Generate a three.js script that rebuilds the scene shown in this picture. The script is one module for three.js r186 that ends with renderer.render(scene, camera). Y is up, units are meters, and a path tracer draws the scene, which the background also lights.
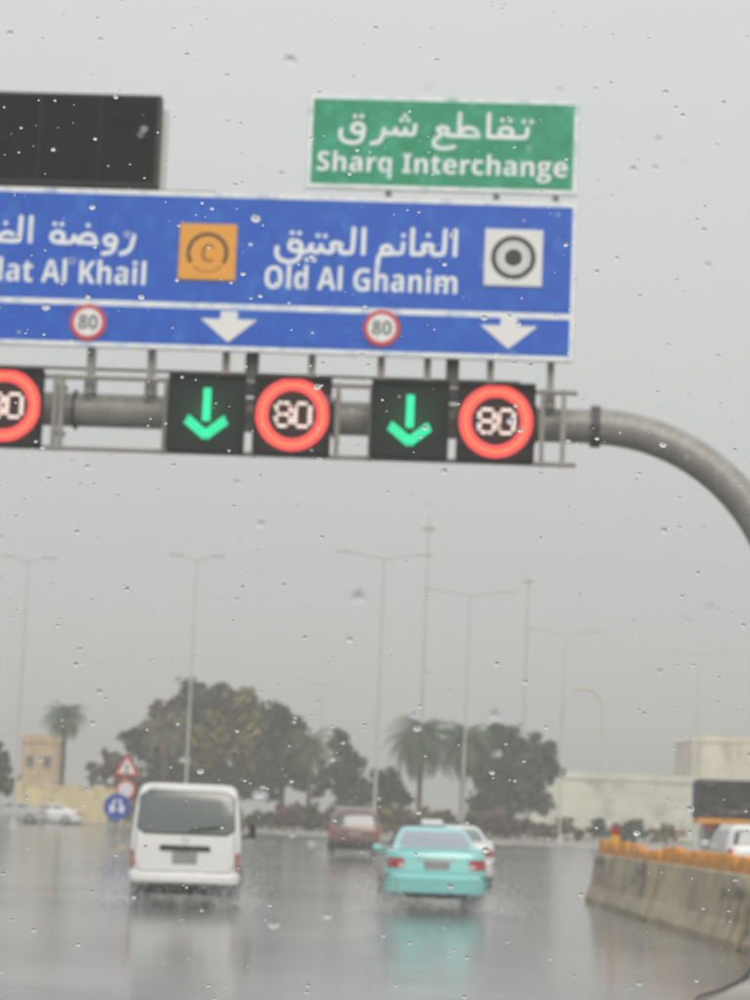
import * as THREE from 'three';
import { mergeGeometries, toCreasedNormals } from 'three/addons/utils/BufferGeometryUtils.js';
import { RoundedBoxGeometry } from 'three/addons/geometries/RoundedBoxGeometry.js';
import { ImprovedNoise } from 'three/addons/math/ImprovedNoise.js';

// ---------------------------------------------------------------- camera, sky, sun, exposure, haze
const scene = new THREE.Scene();
const D2R = Math.PI / 180;
const camera = new THREE.PerspectiveCamera(2 * Math.atan(500 / 2400) / D2R, 0.75, 0.05, 3000);
camera.position.set(0, 1.65, 0);
camera.rotation.order = 'YXZ';
camera.focus = 3; camera.userData.fStop = 11.5;             // the lens hunts on the near rain: far things a touch soft
camera.rotation.set(7.45 * D2R, -1.4 * D2R, 2.3 * D2R);   // a hand-held camera: a little up, a little right, tilted

const renderer = new THREE.WebGLRenderer({ antialias: true });
renderer.toneMapping = THREE.LinearToneMapping;
renderer.toneMappingExposure = 1.22;
renderer.shadowMap.enabled = true;

const perlin = new ImprovedNoise();
const fbm = (x, y, z, o = 4) => { let s = 0, a = 0.5, f = 1; for (let i = 0; i < o; i++) { s += a * perlin.noise(x * f, y * f, z * f); a *= 0.5; f *= 2.03; } return s; };
let seed = 12345;
const rnd = (a = 0, b = 1) => { seed = (Math.imul(seed, 1664525) + 1013904223) >>> 0; return a + (b - a) * (seed / 4294967296); };
const clamp = (x, a = 0, b = 1) => Math.min(b, Math.max(a, x));
const lerp = (a, b, t) => a + (b - a) * t;

{ // an even rain overcast: a little brighter overhead, soft broken patches
  const W = 256, H = 128, d = new Float32Array(W * H * 4);
  for (let j = 0; j < H; j++) for (let i = 0; i < W; i++) {
    const el = ((j + 0.5) / H - 0.5) * Math.PI, az = (i / W) * 2 * Math.PI, s = Math.max(0, Math.sin(el));
    const cx = Math.cos(el) * Math.cos(az), cz = Math.cos(el) * Math.sin(az);
    const L = (0.47 + 0.42 * s) * (1 + 0.07 * fbm(cx * 2 + 5, s * 3, cz * 2, 4));
    d.set([L * (0.99 - 0.03 * s), L * 1.005, L * (0.99 + 0.07 * s), 1], (j * W + i) * 4);
  }
  const t = new THREE.DataTexture(d, W, H, THREE.RGBAFormat, THREE.FloatType);
  t.mapping = THREE.EquirectangularReflectionMapping; t.magFilter = THREE.LinearFilter; t.needsUpdate = true;
  scene.background = t; scene.environment = t;
}
const sun = new THREE.DirectionalLight(0xfff6ea, 1.4);      // behind thick cloud: wide and weak
sun.position.set(25, 80, 45); sun.target.position.set(0, 0, -60);
sun.castShadow = true; sun.shadow.radius = 60; sun.shadow.mapSize.set(2048, 2048);
Object.assign(sun.shadow.camera, { left: -80, right: 80, top: 160, bottom: -160, near: 1, far: 400 });
scene.add(sun, sun.target);
scene.fog = new THREE.FogExp2(0xeae9e3, 0.0021);

// ---------------------------------------------------------------- helpers
const taken = {};
const numbered = (n) => { const k = taken[n] = (taken[n] ?? -1) + 1; return k ? n + '_' + String(k).padStart(3, '0') : n; };
const tag = (o, label, category, group, kind) => { Object.assign(o.userData, label ? { label } : {}, category ? { category } : {}, group ? { group } : {}, kind ? { kind } : {}); return o; };
function mesh(name, geo, mat, parent) {
  const m = new THREE.Mesh(Array.isArray(geo) ? merge(geo) : geo, mat);
  m.name = parent ? name : numbered(name); m.castShadow = m.receiveShadow = true; (parent || scene).add(m); return m;
}
function merge(list) {
  return mergeGeometries(list.map((g) => { const q = g.index ? g.toNonIndexed() : g; for (const k of Object.keys(q.attributes)) if (!['position', 'normal', 'uv'].includes(k)) q.deleteAttribute(k); return q; }));
}
function thing(name, label, category, pos = [0, 0, 0], ry = 0, group) {
  const g = new THREE.Group(); g.name = numbered(name); g.position.set(...pos); g.rotation.y = ry; scene.add(g); return tag(g, label, category, group);
}
function copy(src, pos, ry, label, group) {
  const c = src.clone(); c.name = numbered(src.name.replace(/_\d{3}$/, '')); c.userData = { ...src.userData }; c.position.set(...pos); c.rotation.y = ry; scene.add(c);
  if (label) c.userData.label = label; if (group) c.userData.group = group; return c;
}
const structure = (name, geo, mat) => { const m = mesh(name, geo, mat); m.userData.kind = 'structure'; return m; };
const at = (g, x = 0, y = 0, z = 0) => g.translate(x, y, z);
const bx = (w, h, d, x = 0, y = 0, z = 0) => new THREE.BoxGeometry(w, h, d).translate(x, y, z);
const rbx = (w, h, d, r, x = 0, y = 0, z = 0, s = 2) => new RoundedBoxGeometry(w, h, d, s, r).translate(x, y, z);
const cyl = (r0, r1, h, x = 0, y = 0, z = 0, n = 16) => new THREE.CylinderGeometry(r0, r1, h, n).translate(x, y, z);   // r0 top
const cylZ = (r, d, x = 0, y = 0, z = 0, n = 32) => new THREE.CylinderGeometry(r, r, d, n).rotateX(Math.PI / 2).translate(x, y, z);
const cylX = (r, d, x = 0, y = 0, z = 0, n = 16) => new THREE.CylinderGeometry(r, r, d, n).rotateZ(Math.PI / 2).translate(x, y, z);
function bar(a, b, r0, r1 = r0, n = 8) {      // tapered rod from a to b
  const A = new THREE.Vector3(...a), B = new THREE.Vector3(...b), l = A.distanceTo(B);
  const g = new THREE.CylinderGeometry(r1, r0, l, n);
  g.applyQuaternion(new THREE.Quaternion().setFromUnitVectors(new THREE.Vector3(0, 1, 0), B.clone().sub(A).normalize()));
  return g.translate((A.x + B.x) / 2, (A.y + B.y) / 2, (A.z + B.z) / 2);
}
const lin = (r, g, b) => new THREE.Color().setRGB(r, g, b);
const std = (c, roughness = 0.6, metalness = 0, more = {}) => new THREE.MeshStandardMaterial({ color: c, roughness, metalness, ...more });
const phy = (o) => new THREE.MeshPhysicalMaterial(o);
function tex(w, h, fn, srgb = false, repeat) {                // fn(u, v) -> [r, g, b] 0..1
  const d = new Uint8Array(w * h * 4);
  for (let j = 0; j < h; j++) for (let i = 0; i < w; i++) { const c = fn(i / w, j / h); d.set([clamp(c[0]) * 255, clamp(c[1]) * 255, clamp(c[2]) * 255, 255], (j * w + i) * 4); }
  const t = new THREE.DataTexture(d, w, h); t.magFilter = THREE.LinearFilter; t.minFilter = THREE.LinearMipmapLinearFilter; t.wrapS = t.wrapT = THREE.RepeatWrapping;
  if (srgb) t.colorSpace = THREE.SRGBColorSpace; if (repeat) t.repeat.set(...repeat); t.needsUpdate = true; return t;
}
const lattice = new Float32Array(65536); { let q = 777; for (let i = 0; i < 65536; i++) { q = (Math.imul(q, 1664525) + 1013904223) >>> 0; lattice[i] = q / 4294967296 - 0.5; } }
const tile = (u, v, n, fx, o = 4, fy = fx) => {  // noise that repeats over the unit square
  let s = 0, a = 0.62;
  for (let k = 0; k < o; k++, fx *= 2, fy *= 2, a *= 0.52) {
    const x = u * fx, y = v * fy, i = Math.floor(x), j = Math.floor(y); let fu = x - i, fv = y - j; fu = fu * fu * (3 - 2 * fu); fv = fv * fv * (3 - 2 * fv);
    const i0 = ((i % fx) + fx) % fx, i1 = (i0 + 1) % fx, j0 = ((j % fy) + fy) % fy, j1 = (j0 + 1) % fy, h = (p, q) => lattice[(p * 1619 + q * 31337 + n * 6971 + k * 1013) & 65535];
    s += a * ((h(i0, j0) * (1 - fu) + h(i1, j0) * fu) * (1 - fv) + (h(i0, j1) * (1 - fu) + h(i1, j1) * fu) * fv);
  }
  return s;
};
const gray = (x) => [x, x, x];
const hash = (i, j) => { const s = Math.sin(i * 127.1 + j * 311.7) * 43758.5453; return s - Math.floor(s); };

// ---------------------------------------------------------------- materials
const M = {};
{
  const agg = tex(512, 512, (u, v) => { const i = Math.floor(u * 512), j = Math.floor(v * 512); const n = tile(u, v, 3, 9); const s = 0.5 + 0.45 * n + 0.28 * (hash(i, j) - 0.5); return [s * 0.62, s * 0.63, s * 0.63]; }, true, [0.25, 0.25]);
  const wet = tex(512, 512, (u, v) => { const n = tile(u, v, 9, 6, 5); return gray(0.30 + 0.34 * clamp(0.45 + 1.6 * n)); }, false, [0.07, 0.05]);
  const bump = tex(512, 512, (u, v) => { const i = Math.floor(u * 512), j = Math.floor(v * 512); return gray(0.5 + 0.5 * tile(u, v, 5, 14, 4) + 0.18 * (hash(i + 9, j) - 0.5)); }, false, [0.5, 0.5]);
  M.road = phy({ color: 0xffffff, map: agg, roughness: 1, roughnessMap: wet, bumpMap: bump, bumpScale: 0.002, clearcoat: 1, clearcoatRoughness: 0.13, ior: 1.5 });
  const pav = tex(256, 256, (u, v) => { const s = 0.62 + 0.3 * tile(u, v, 2, 7) + 0.07 * hash(Math.floor(u * 256), Math.floor(v * 256)); return [s * 0.93, s * 0.9, s * 0.84]; }, true, [0.2, 0.2]);
  M.pavement = std(0xffffff, 0.45, 0, { map: pav });
  const soil = tex(512, 512, (u, v) => { const n = tile(u, v, 4, 8, 5), s = 0.5 + 0.4 * n + 0.1 * hash(Math.floor(u * 512), Math.floor(v * 512)); return [s * 0.86, s * 0.80, s * 0.66]; }, true, [0.05, 0.05]);
  M.soil = std(0xffffff, 0.9, 0, { map: soil });
  const conc = tex(1024, 512, (u, v) => {      // cast concrete with run-down grime and damp stains
    const i = Math.floor(u * 1024), j = Math.floor(v * 512);
    const base = 0.66 + 0.22 * tile(u, v, 1, 6, 5) + 0.06 * (hash(i, j) - 0.5);
    const streak = clamp(1.9 * tile(u, v, 7, 34, 3, 4) + 0.1) * clamp(0.35 + 1.8 * tile(u, v, 11, 4, 3));
    const blot = clamp(2.6 * tile(u, v, 15, 5, 4) - 0.35);
    const k = 1.06 - 0.62 * streak - 0.5 * blot;
    return [base * k * 1.04, base * k * (0.96 - 0.02 * streak), base * k * (0.82 - 0.05 * streak)];
  }, true);
  M.concrete = std(0xffffff, 0.6, 0, { map: conc, bumpMap: tex(256, 256, (u, v) => gray(0.5 + 0.4 * tile(u, v, 8, 12) + 0.25 * (hash(Math.floor(u * 256), Math.floor(v * 256)) - 0.5)), false, [2, 2]), bumpScale: 0.004 });
  const orp = tex(256, 128, (u, v) => { const s = 0.92 + 0.35 * tile(u, v, 6, 6); const d = clamp(2 * tile(u, v, 2, 9) - 0.1) * 0.35; return [0.96 * s * (1 - 0.3 * d), 0.66 * s * (1 - 0.15 * d), 0.28 * s + 0.14 * d]; }, true);
  M.orange = std(0xffffff, 0.5, 0, { map: orp });
  const gal = tex(256, 256, (u, v) => { const s = 0.56 + 0.12 * tile(u, v, 3, 7, 5) + 0.06 * hash(Math.floor(u * 128), Math.floor(v * 128)); return [s, s * 0.985, s * 0.95]; }, true);
  M.steel = std(0xffffff, 0.5, 0.25, { map: gal });
  M.steelDark = std(lin(0.09, 0.09, 0.088), 0.6, 0.2);
  M.alu = std(lin(0.62, 0.63, 0.63), 0.45, 0.3);
  M.black = std(lin(0.022, 0.024, 0.026), 0.55);
  M.housing = phy({ color: lin(0.025, 0.027, 0.029), roughness: 0.8, specularIntensity: 0.25 });
  M.tyre = std(lin(0.02, 0.02, 0.02), 0.85);
  M.rim = std(lin(0.42, 0.43, 0.44), 0.35, 0.7);
  M.plastic = std(lin(0.03, 0.03, 0.032), 0.6);
  M.glassDark = phy({ color: lin(0.10, 0.115, 0.115), roughness: 0.08, metalness: 0, clearcoat: 1, clearcoatRoughness: 0.05 });
  M.vanGlass = phy({ color: lin(0.13, 0.15, 0.145), roughness: 0.22, clearcoat: 1, clearcoatRoughness: 0.12 });
  M.taxiGlass = phy({ color: lin(0.24, 0.29, 0.34), roughness: 0.2, clearcoat: 1, clearcoatRoughness: 0.08 });
  M.plate = std(lin(0.30, 0.30, 0.30), 0.5);
  M.redLens = phy({ color: lin(0.42, 0.035, 0.03), roughness: 0.25, clearcoat: 1 });
  M.amberLens = phy({ color: lin(0.55, 0.17, 0.05), roughness: 0.25, clearcoat: 1 });
  M.whiteLens = phy({ color: lin(0.6, 0.6, 0.58), roughness: 0.2, clearcoat: 1 });
  M.bark = std(0xffffff, 0.95, 0, { map: tex(128, 256, (u, v) => { const s = 0.34 + 0.3 * tile(u, v, 3, 14, 4, 7); return [s, s * 0.9, s * 0.76]; }, true, [2, 2]) });
  M.lampSteel = std(lin(0.55, 0.55, 0.54), 0.5, 0.1); M.chrome = std(lin(0.55, 0.56, 0.57), 0.25, 0.9);
}
const paint = (r, g, b) => phy({ color: lin(r, g, b), roughness: 0.42, clearcoat: 1, clearcoatRoughness: 0.06 });
M.white = paint(0.80, 0.81, 0.80); M.teal = paint(0.25, 0.69, 0.66); M.umber = paint(0.2, 0.115, 0.105); M.silver = paint(0.45, 0.46, 0.47); M.grey = paint(0.12, 0.125, 0.13);
const emit = (r, g, b, k) => std(lin(0.02, 0.02, 0.02), 0.5, 0, { emissive: lin(r, g, b), emissiveIntensity: k });
M.ledRed = emit(1.0, 0.075, 0.07, 1.3); M.ledAmber = emit(1.0, 0.20, 0.07, 1.5); M.ledGreen = emit(0.0, 0.86, 0.38, 1.15); M.ledWhite = emit(1.0, 0.84, 0.74, 1.1); M.ledDim = emit(1.0, 0.7, 0.55, 0.25);

// ---------------------------------------------------------------- ground, road, pavement
const sheet = (w, d, x, y, z, nx = 1, nz = 1) => {   // flat sheet with uv in metres
  const g = new THREE.PlaneGeometry(w, d, nx, nz).rotateX(-Math.PI / 2).translate(x, y, z), p = g.attributes.position, uv = g.attributes.uv;
  for (let i = 0; i < p.count; i++) uv.setXY(i, p.getX(i), p.getZ(i)); return g;
};
function slab(outline, y0, y1) {                     // polygon [x, z] raised from y0 to y1, uv in metres
  const s = new THREE.Shape(outline.map(([x, z]) => new THREE.Vector2(x, -z)));
  const g = new THREE.ExtrudeGeometry(s, { depth: y1 - y0, bevelEnabled: false }).rotateX(-Math.PI / 2).translate(0, y0, 0), p = g.attributes.position, uv = g.attributes.uv;
  for (let i = 0; i < p.count; i++) uv.setXY(i, p.getX(i), p.getZ(i) + p.getY(i)); return g;
}
structure('ground', sheet(1400, 1400, 0, -0.03, -300), M.soil);
structure('road', sheet(240, 260, 0, 0, -60), M.road);
structure('pavement', slab([[-90, -182], [-18, -179.5], [0, -168], [16, -160], [60, -160], [90, -164], [90, -205], [-90, -200]], -0.02, 0.13), M.pavement);
{ // kerb stones along the far edge of the road
  const path = [[-60, -180.8], [-18, -179.3], [0, -167.8], [16, -159.8], [60, -159.8]];
  const k = thing('kerb', 'pale concrete kerb edging the pavement below the trees', 'kerb', [0, 0, 0]);
  const stone = rbx(1.94, 0.2, 0.2, 0.02, 0, 0.06, 0.06, 1), mats = [std(lin(0.5, 0.49, 0.45), 0.6), std(lin(0.42, 0.41, 0.38), 0.6)];
  for (let s = 0; s < path.length - 1; s++) {
    const [x0, z0] = path[s], [x1, z1] = path[s + 1], L = Math.hypot(x1 - x0, z1 - z0), n = Math.floor(L / 2);
    for (let i = 0; i < n; i++) { const t = (i + 0.5) / n, m = mesh('kerb_stone', stone, mats[(i * 7 + s) % 2], k); m.position.set(lerp(x0, x1, t), 0, lerp(z0, z1, t)); m.rotation.y = -Math.atan2(z1 - z0, x1 - x0); m.scale.x = L / n / 2; }
  }
}
structure('concrete_apron', slab([[3.9, -23.2], [4.35, -24.6], [5.0, -26.8], [5.55, -29.6], [5.95, -31], [5.95, -12], [3.2, -12]], -0.02, 0.012), M.pavement);
{ // the black cable lying along the edge of the concrete
  const c = new THREE.CatmullRomCurve3([[3.2, 0.03, -18], [3.72, 0.03, -22.4], [3.84, 0.03, -23.3], [4.3, 0.03, -24.6], [4.95, 0.03, -26.9], [5.62, 0.03, -29.9]].map((p) => new THREE.Vector3(...p)));
  tag(mesh('cable', new THREE.TubeGeometry(c, 60, 0.014, 8), M.black), 'thin black cable lying along the edge of pale concrete', 'cable');
}

// ---------------------------------------------------------------- the gantry and its signs
const GZ = -43, GA = -4 * D2R;                        // the gantry crosses the road a little askew
const onGantry = (x, y, z) => [x * Math.cos(GA) + z * Math.sin(GA), y, GZ - x * Math.sin(GA) + z * Math.cos(GA)];
{
  const g = thing('sign_gantry', 'grey steel pipe gantry with curved end reaching over the road', 'gantry', [0, 0, GZ], GA);
  const pts = []; for (let i = 0; i <= 60; i++) pts.push(new THREE.Vector3(lerp(-14, 5.0, i / 60), 8.86, -0.75));
  for (let i = 1; i <= 30; i++) { const a = (i / 30) * Math.PI / 2; pts.push(new THREE.Vector3(5.0 + 3.55 * Math.sin(a), 8.86 - 3.55 * (1 - Math.cos(a)), -0.75)); }
  for (let i = 1; i <= 20; i++) pts.push(new THREE.Vector3(8.55, 5.31 - 5.31 * i / 20, -0.75));
  const tube = (p, r) => { const c = new THREE.CatmullRomCurve3(p); const t = new THREE.TubeGeometry(c, p.length * 3, r, 28); const uv = t.attributes.uv; for (let i = 0; i < uv.count; i++) uv.setXY(i, uv.getX(i) * 14, uv.getY(i)); return t; };
  mesh('arm', tube(pts.slice(0, 61), 0.315), M.steel, g);
  mesh('mast', tube(pts.slice(60), 0.33), M.steel, g);
  const flange = mesh('flange', [cylX(0.39, 0.06, 4.97, 8.86, -0.75, 32), cylX(0.39, 0.06, 5.05, 8.86, -0.75, 32)], M.steelDark, g);
  for (let i = 0; i < 12; i++) { const a = i / 12 * 2 * Math.PI; mesh('bolt', cylX(0.025, 0.2, 5.01, 8.86 + 0.355 * Math.sin(a), -0.75 + 0.355 * Math.cos(a), 6), M.steel, flange); }
  mesh('base_plate', rbx(1.1, 0.05, 1.1, 0.01, 8.55, 0.03, -0.75), M.steelDark, g);
  for (const y of [9.36, 8.04]) mesh('rail', [cylX(0.045, 14.7, -2.7, y, -0.12, 10)], M.steel, g);
  mesh('rail', [cylX(0.03, 13.6, -3.2, 9.62, -0.68, 8)], M.steel, g);
  for (const x of [-8.5, -4.88, -4.96 + 0.2, -2.84, 0.3, 0.92, 4.02, 4.4]) mesh('upright', [bx(0.09, 1.42, 0.09, x, 8.7, -0.13), bx(0.07, 0.07, 0.4, x, 9.2, -0.33), bx(0.07, 0.07, 0.4, x, 8.35, -0.33)], M.steel, g);
  for (const x of [-7.4, -4.3, -3.18, -1.8, -0.22, 1.05, 1.9, 3.05, 4.15]) mesh('sign_post', [bx(0.13, 3.5, 0.12, x, 10.85, -0.34), bx(0.2, 0.34, 0.3, x, 9.28, -0.48)], M.steel, g);
  for (const x of [-1.32, 2.36]) mesh('sign_post', [bx(0.24, 3.2, 0.16, x, 11.0, -0.36), bx(0.24, 0.3, 0.26, x, 9.35, -0.5)], M.steelDark, g);
  for (const x of [-7.4, -4.3, -3.18, 1.05, 3.05, 4.15]) mesh('sign_post', bx(0.12, 5.6, 0.12, x, 11.75, -0.55), M.alu, g);
  for (const x of [-7.0, -4.6, 0.2, 3.9]) mesh('clamp', new THREE.TorusGeometry(0.34, 0.035, 8, 24).rotateY(Math.PI / 2).translate(x, 8.86, -0.75), M.steelDark, g);
  mesh('rail', [bx(1.2, 0.04, 0.05, -2.75, 12.95, -0.3), bx(0.04, 0.16, 0.05, -2.16, 12.88, -0.3)], M.steel, g);
}
// --- lettering: Latin from a font, Arabic from pen strokes (x runs right to left from the word's right end, alef height 1)
function strokes(ctx, x0, y0, h, list, sx = 1) {
  ctx.lineCap = 'round'; ctx.lineJoin = 'round'; ctx.lineWidth = h * 0.185;
  for (const s of list) {
    const P = (p) => [x0 + p[0] * h * sx, y0 - p[1] * h];
    if (s.dot) { for (const d of s.dot) { const [x, y] = P(d); ctx.save(); ctx.translate(x, y); ctx.rotate(Math.PI / 4); const r = h * 0.085; ctx.fillRect(-r, -r, 2 * r, 2 * r); ctx.restore(); } continue; }
    ctx.beginPath();
    const q = s.map(P); ctx.moveTo(...q[0]);
    for (let i = 1; i < q.length - 1; i++) { const m = [(q[i][0] + q[i + 1][0]) / 2, (q[i][1] + q[i + 1][1]) / 2]; ctx.quadraticCurveTo(...q[i], ...m); }
    ctx.lineTo(...q[q.length - 1]); ctx.stroke();
  }
}
const loop = (x, y, r, rx = r) => { const l = []; for (let i = 0; i <= 12; i++) { const a = i / 12 * 2 * Math.PI; l.push([x + rx * Math.cos(a), y + r * Math.sin(a)]); } return l; };
const alef = (x) => [[x, 1], [x, 0.02]];
const ain = (x) => [[x + 0.28, 0.02], [x + 0.05, 0.1], [x + 0.2, 0.36], [x, 0.42], [x - 0.2, 0.36], [x - 0.05, 0.1], [x - 0.3, 0.02]];
const bowl = (x) => [[x + 0.2, 0.2], [x + 0.2, -0.05], [x + 0.08, -0.38], [x - 0.35, -0.42], [x - 0.62, -0.2], [x - 0.6, 0.16]];
const two = (x, y) => [[x - 0.12, y], [x + 0.12, y]];
const ARABIC = {
  crossing: [[[0, 0.42], [0, 0.1], [-0.1, 0.02], [-0.5, 0.02], [-1.2, 0.02]], { dot: two(0, 0.72) }, loop(-0.66, 0.24, 0.2), { dot: two(-0.66, 0.76) }, [[-1.2, 0.02], [-1.2, 0.02], [-1.2, 1]],
    [[-1.5, 0.02], [-1.55, 0.3], [-1.85, 0.42], [-2.05, 0.25], [-2.05, 0.02], [-1.5, 0.02]], alef(-2.1), [[-2.0, 0.02], [-2.45, 0.02], [-2.55, 0.1], [-2.42, 0.34], [-2.65, 0.4], [-2.8, 0.3], [-2.62, 0.06], [-2.9, -0.2], [-2.85, -0.5], [-2.5, -0.56], [-2.25, -0.46]]],
  east: [[[0, 0.44], [0, 0.1], [-0.1, 0.02], [-0.3, 0.02], [-0.34, 0.34], [-0.36, 0.02], [-0.64, 0.02], [-0.68, 0.34], [-0.7, 0.02], [-1.05, 0.06], [-1.08, 0.3], [-1.12, -0.1], [-1.25, -0.36], [-1.5, -0.4]], { dot: [...two(-0.36, 0.64), [-0.36, 0.84]] },
    loop(-2.0, 0.24, 0.21), bowl(-2.0), { dot: two(-2.0, 0.76) }],
  ghanim: [alef(0), [[-0.34, 1], [-0.34, 0.1], [-0.44, 0.02], [-0.7, 0.02]], ain(-0.9), { dot: [[-0.9, 0.78]] }, [[-1.1, 0.02], [-1.4, 0.02], [-1.42, 0.02], [-1.42, 1]],
    [[-1.72, 0.42], [-1.72, 0.1], [-1.8, 0.02], [-2.1, 0.02]], { dot: [[-1.72, 0.74]] }, loop(-2.26, 0.14, 0.17), [[-2.1, 0.02], [-2.4, 0.0], [-2.52, -0.1], [-2.54, -0.5]]],
  old: [alef(0), [[-0.34, 1], [-0.34, 0.1], [-0.44, 0.02], [-0.7, 0.02]], ain(-0.9), [[-1.1, 0.02], [-1.36, 0.02], [-1.4, 0.38], [-1.44, 0.02], [-1.7, 0.02], [-1.74, 0.38], [-1.78, 0.02], [-2.1, 0.02]], { dot: [...two(-1.4, 0.68), ...two(-1.74, -0.3)] },
    loop(-2.26, 0.24, 0.2), bowl(-2.26), { dot: two(-2.26, 0.76) }],
  garden: [[[0, 0.36], [-0.04, 0], [-0.16, -0.28], [-0.4, -0.36]], loop(-0.78, 0.16, 0.19), [[-0.6, 0.16], [-0.6, -0.12], [-0.75, -0.34], [-1.0, -0.38]],
    [[-1.25, 0.02], [-1.3, 0.3], [-1.55, 0.42], [-1.8, 0.25], [-1.82, 0.04], [-1.25, 0.02]], [[-1.8, 0.02], [-1.95, 0.1], [-2.0, 0.36], [-2.04, 0.02], [-2.3, 0.02], [-2.5, 0.02]], { dot: [[-1.55, 0.74]] }, loop(-2.55, 0.24, 0.21), { dot: two(-2.55, 0.76) }],
  khail: [alef(0), [[-0.34, 1], [-0.34, 0.1], [-0.44, 0.02], [-0.9, 0.02], [-1.15, 0.06], [-0.85, 0.4], [-0.6, 0.3]], { dot: [[-0.85, 0.74]] }, [[-1.1, 0.02], [-1.45, 0.02], [-1.5, 0.38], [-1.54, 0.02], [-1.9, 0.02]], { dot: two(-1.5, -0.3) }, [[-1.95, 1], [-1.95, 0], [-2.05, -0.32], [-2.4, -0.36], [-2.6, -0.1]]],
};
function printed(w, h, px, draw) {                   // canvas in metres, origin at lower left
  const c = document.createElement('canvas'); c.width = Math.round(w * px); c.height = Math.round(h * px);
  const x = c.getContext('2d'); x.scale(px, px); draw(x, (y) => h - y);
  const t = new THREE.CanvasTexture(c); t.colorSpace = THREE.SRGBColorSpace; t.magFilter = THREE.LinearFilter; return t;
}
function fitText(ctx, s, x0, x1, y, cap, weight = 'bold') { ctx.font = `${weight} 100px sans-serif`; const w = ctx.measureText(s).width, k = cap / 71.5; ctx.save(); ctx.translate(x0, y); ctx.scale((x1 - x0) / w, k); ctx.fillText(s, 0, 0); ctx.restore(); }
function mottle(ctx, w, h, n, tone) { // faint dirt and water runs on the sheeting
  for (let i = 0; i < n; i++) { ctx.fillStyle = tone[i % tone.length]; const x = rnd(0, w), y = rnd(0, h), a = rnd(0.02, 0.13), b = a * rnd(0.7, 1.7); ctx.globalAlpha = rnd(0.04, 0.15); ctx.beginPath(); ctx.ellipse(x, y, a, b, rnd(-0.2, 0.2), 0, 7); ctx.fill(); } ctx.globalAlpha = 1;
}
function signPanel(name, label, x0, x1, y0, y1, z, map, back = M.alu, frameR = 0.05) {
  const w = x1 - x0, h = y1 - y0, t = thing(name, label, 'sign', onGantry((x0 + x1) / 2, y0, z), GA);
  mesh('backing_panel', rbx(w, h, 0.07, 0.02, 0, h / 2, -0.037), back, t);
  mesh('sign_face', new THREE.PlaneGeometry(w - 0.03, h - 0.03).translate(0, h / 2, 0.003), std(0xffffff, 0.45, 0, { map }), t);
  return t;
}
const BLUE = '#0057c6', GREEN = '#009468', WHITE = '#eef2f2';
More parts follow.
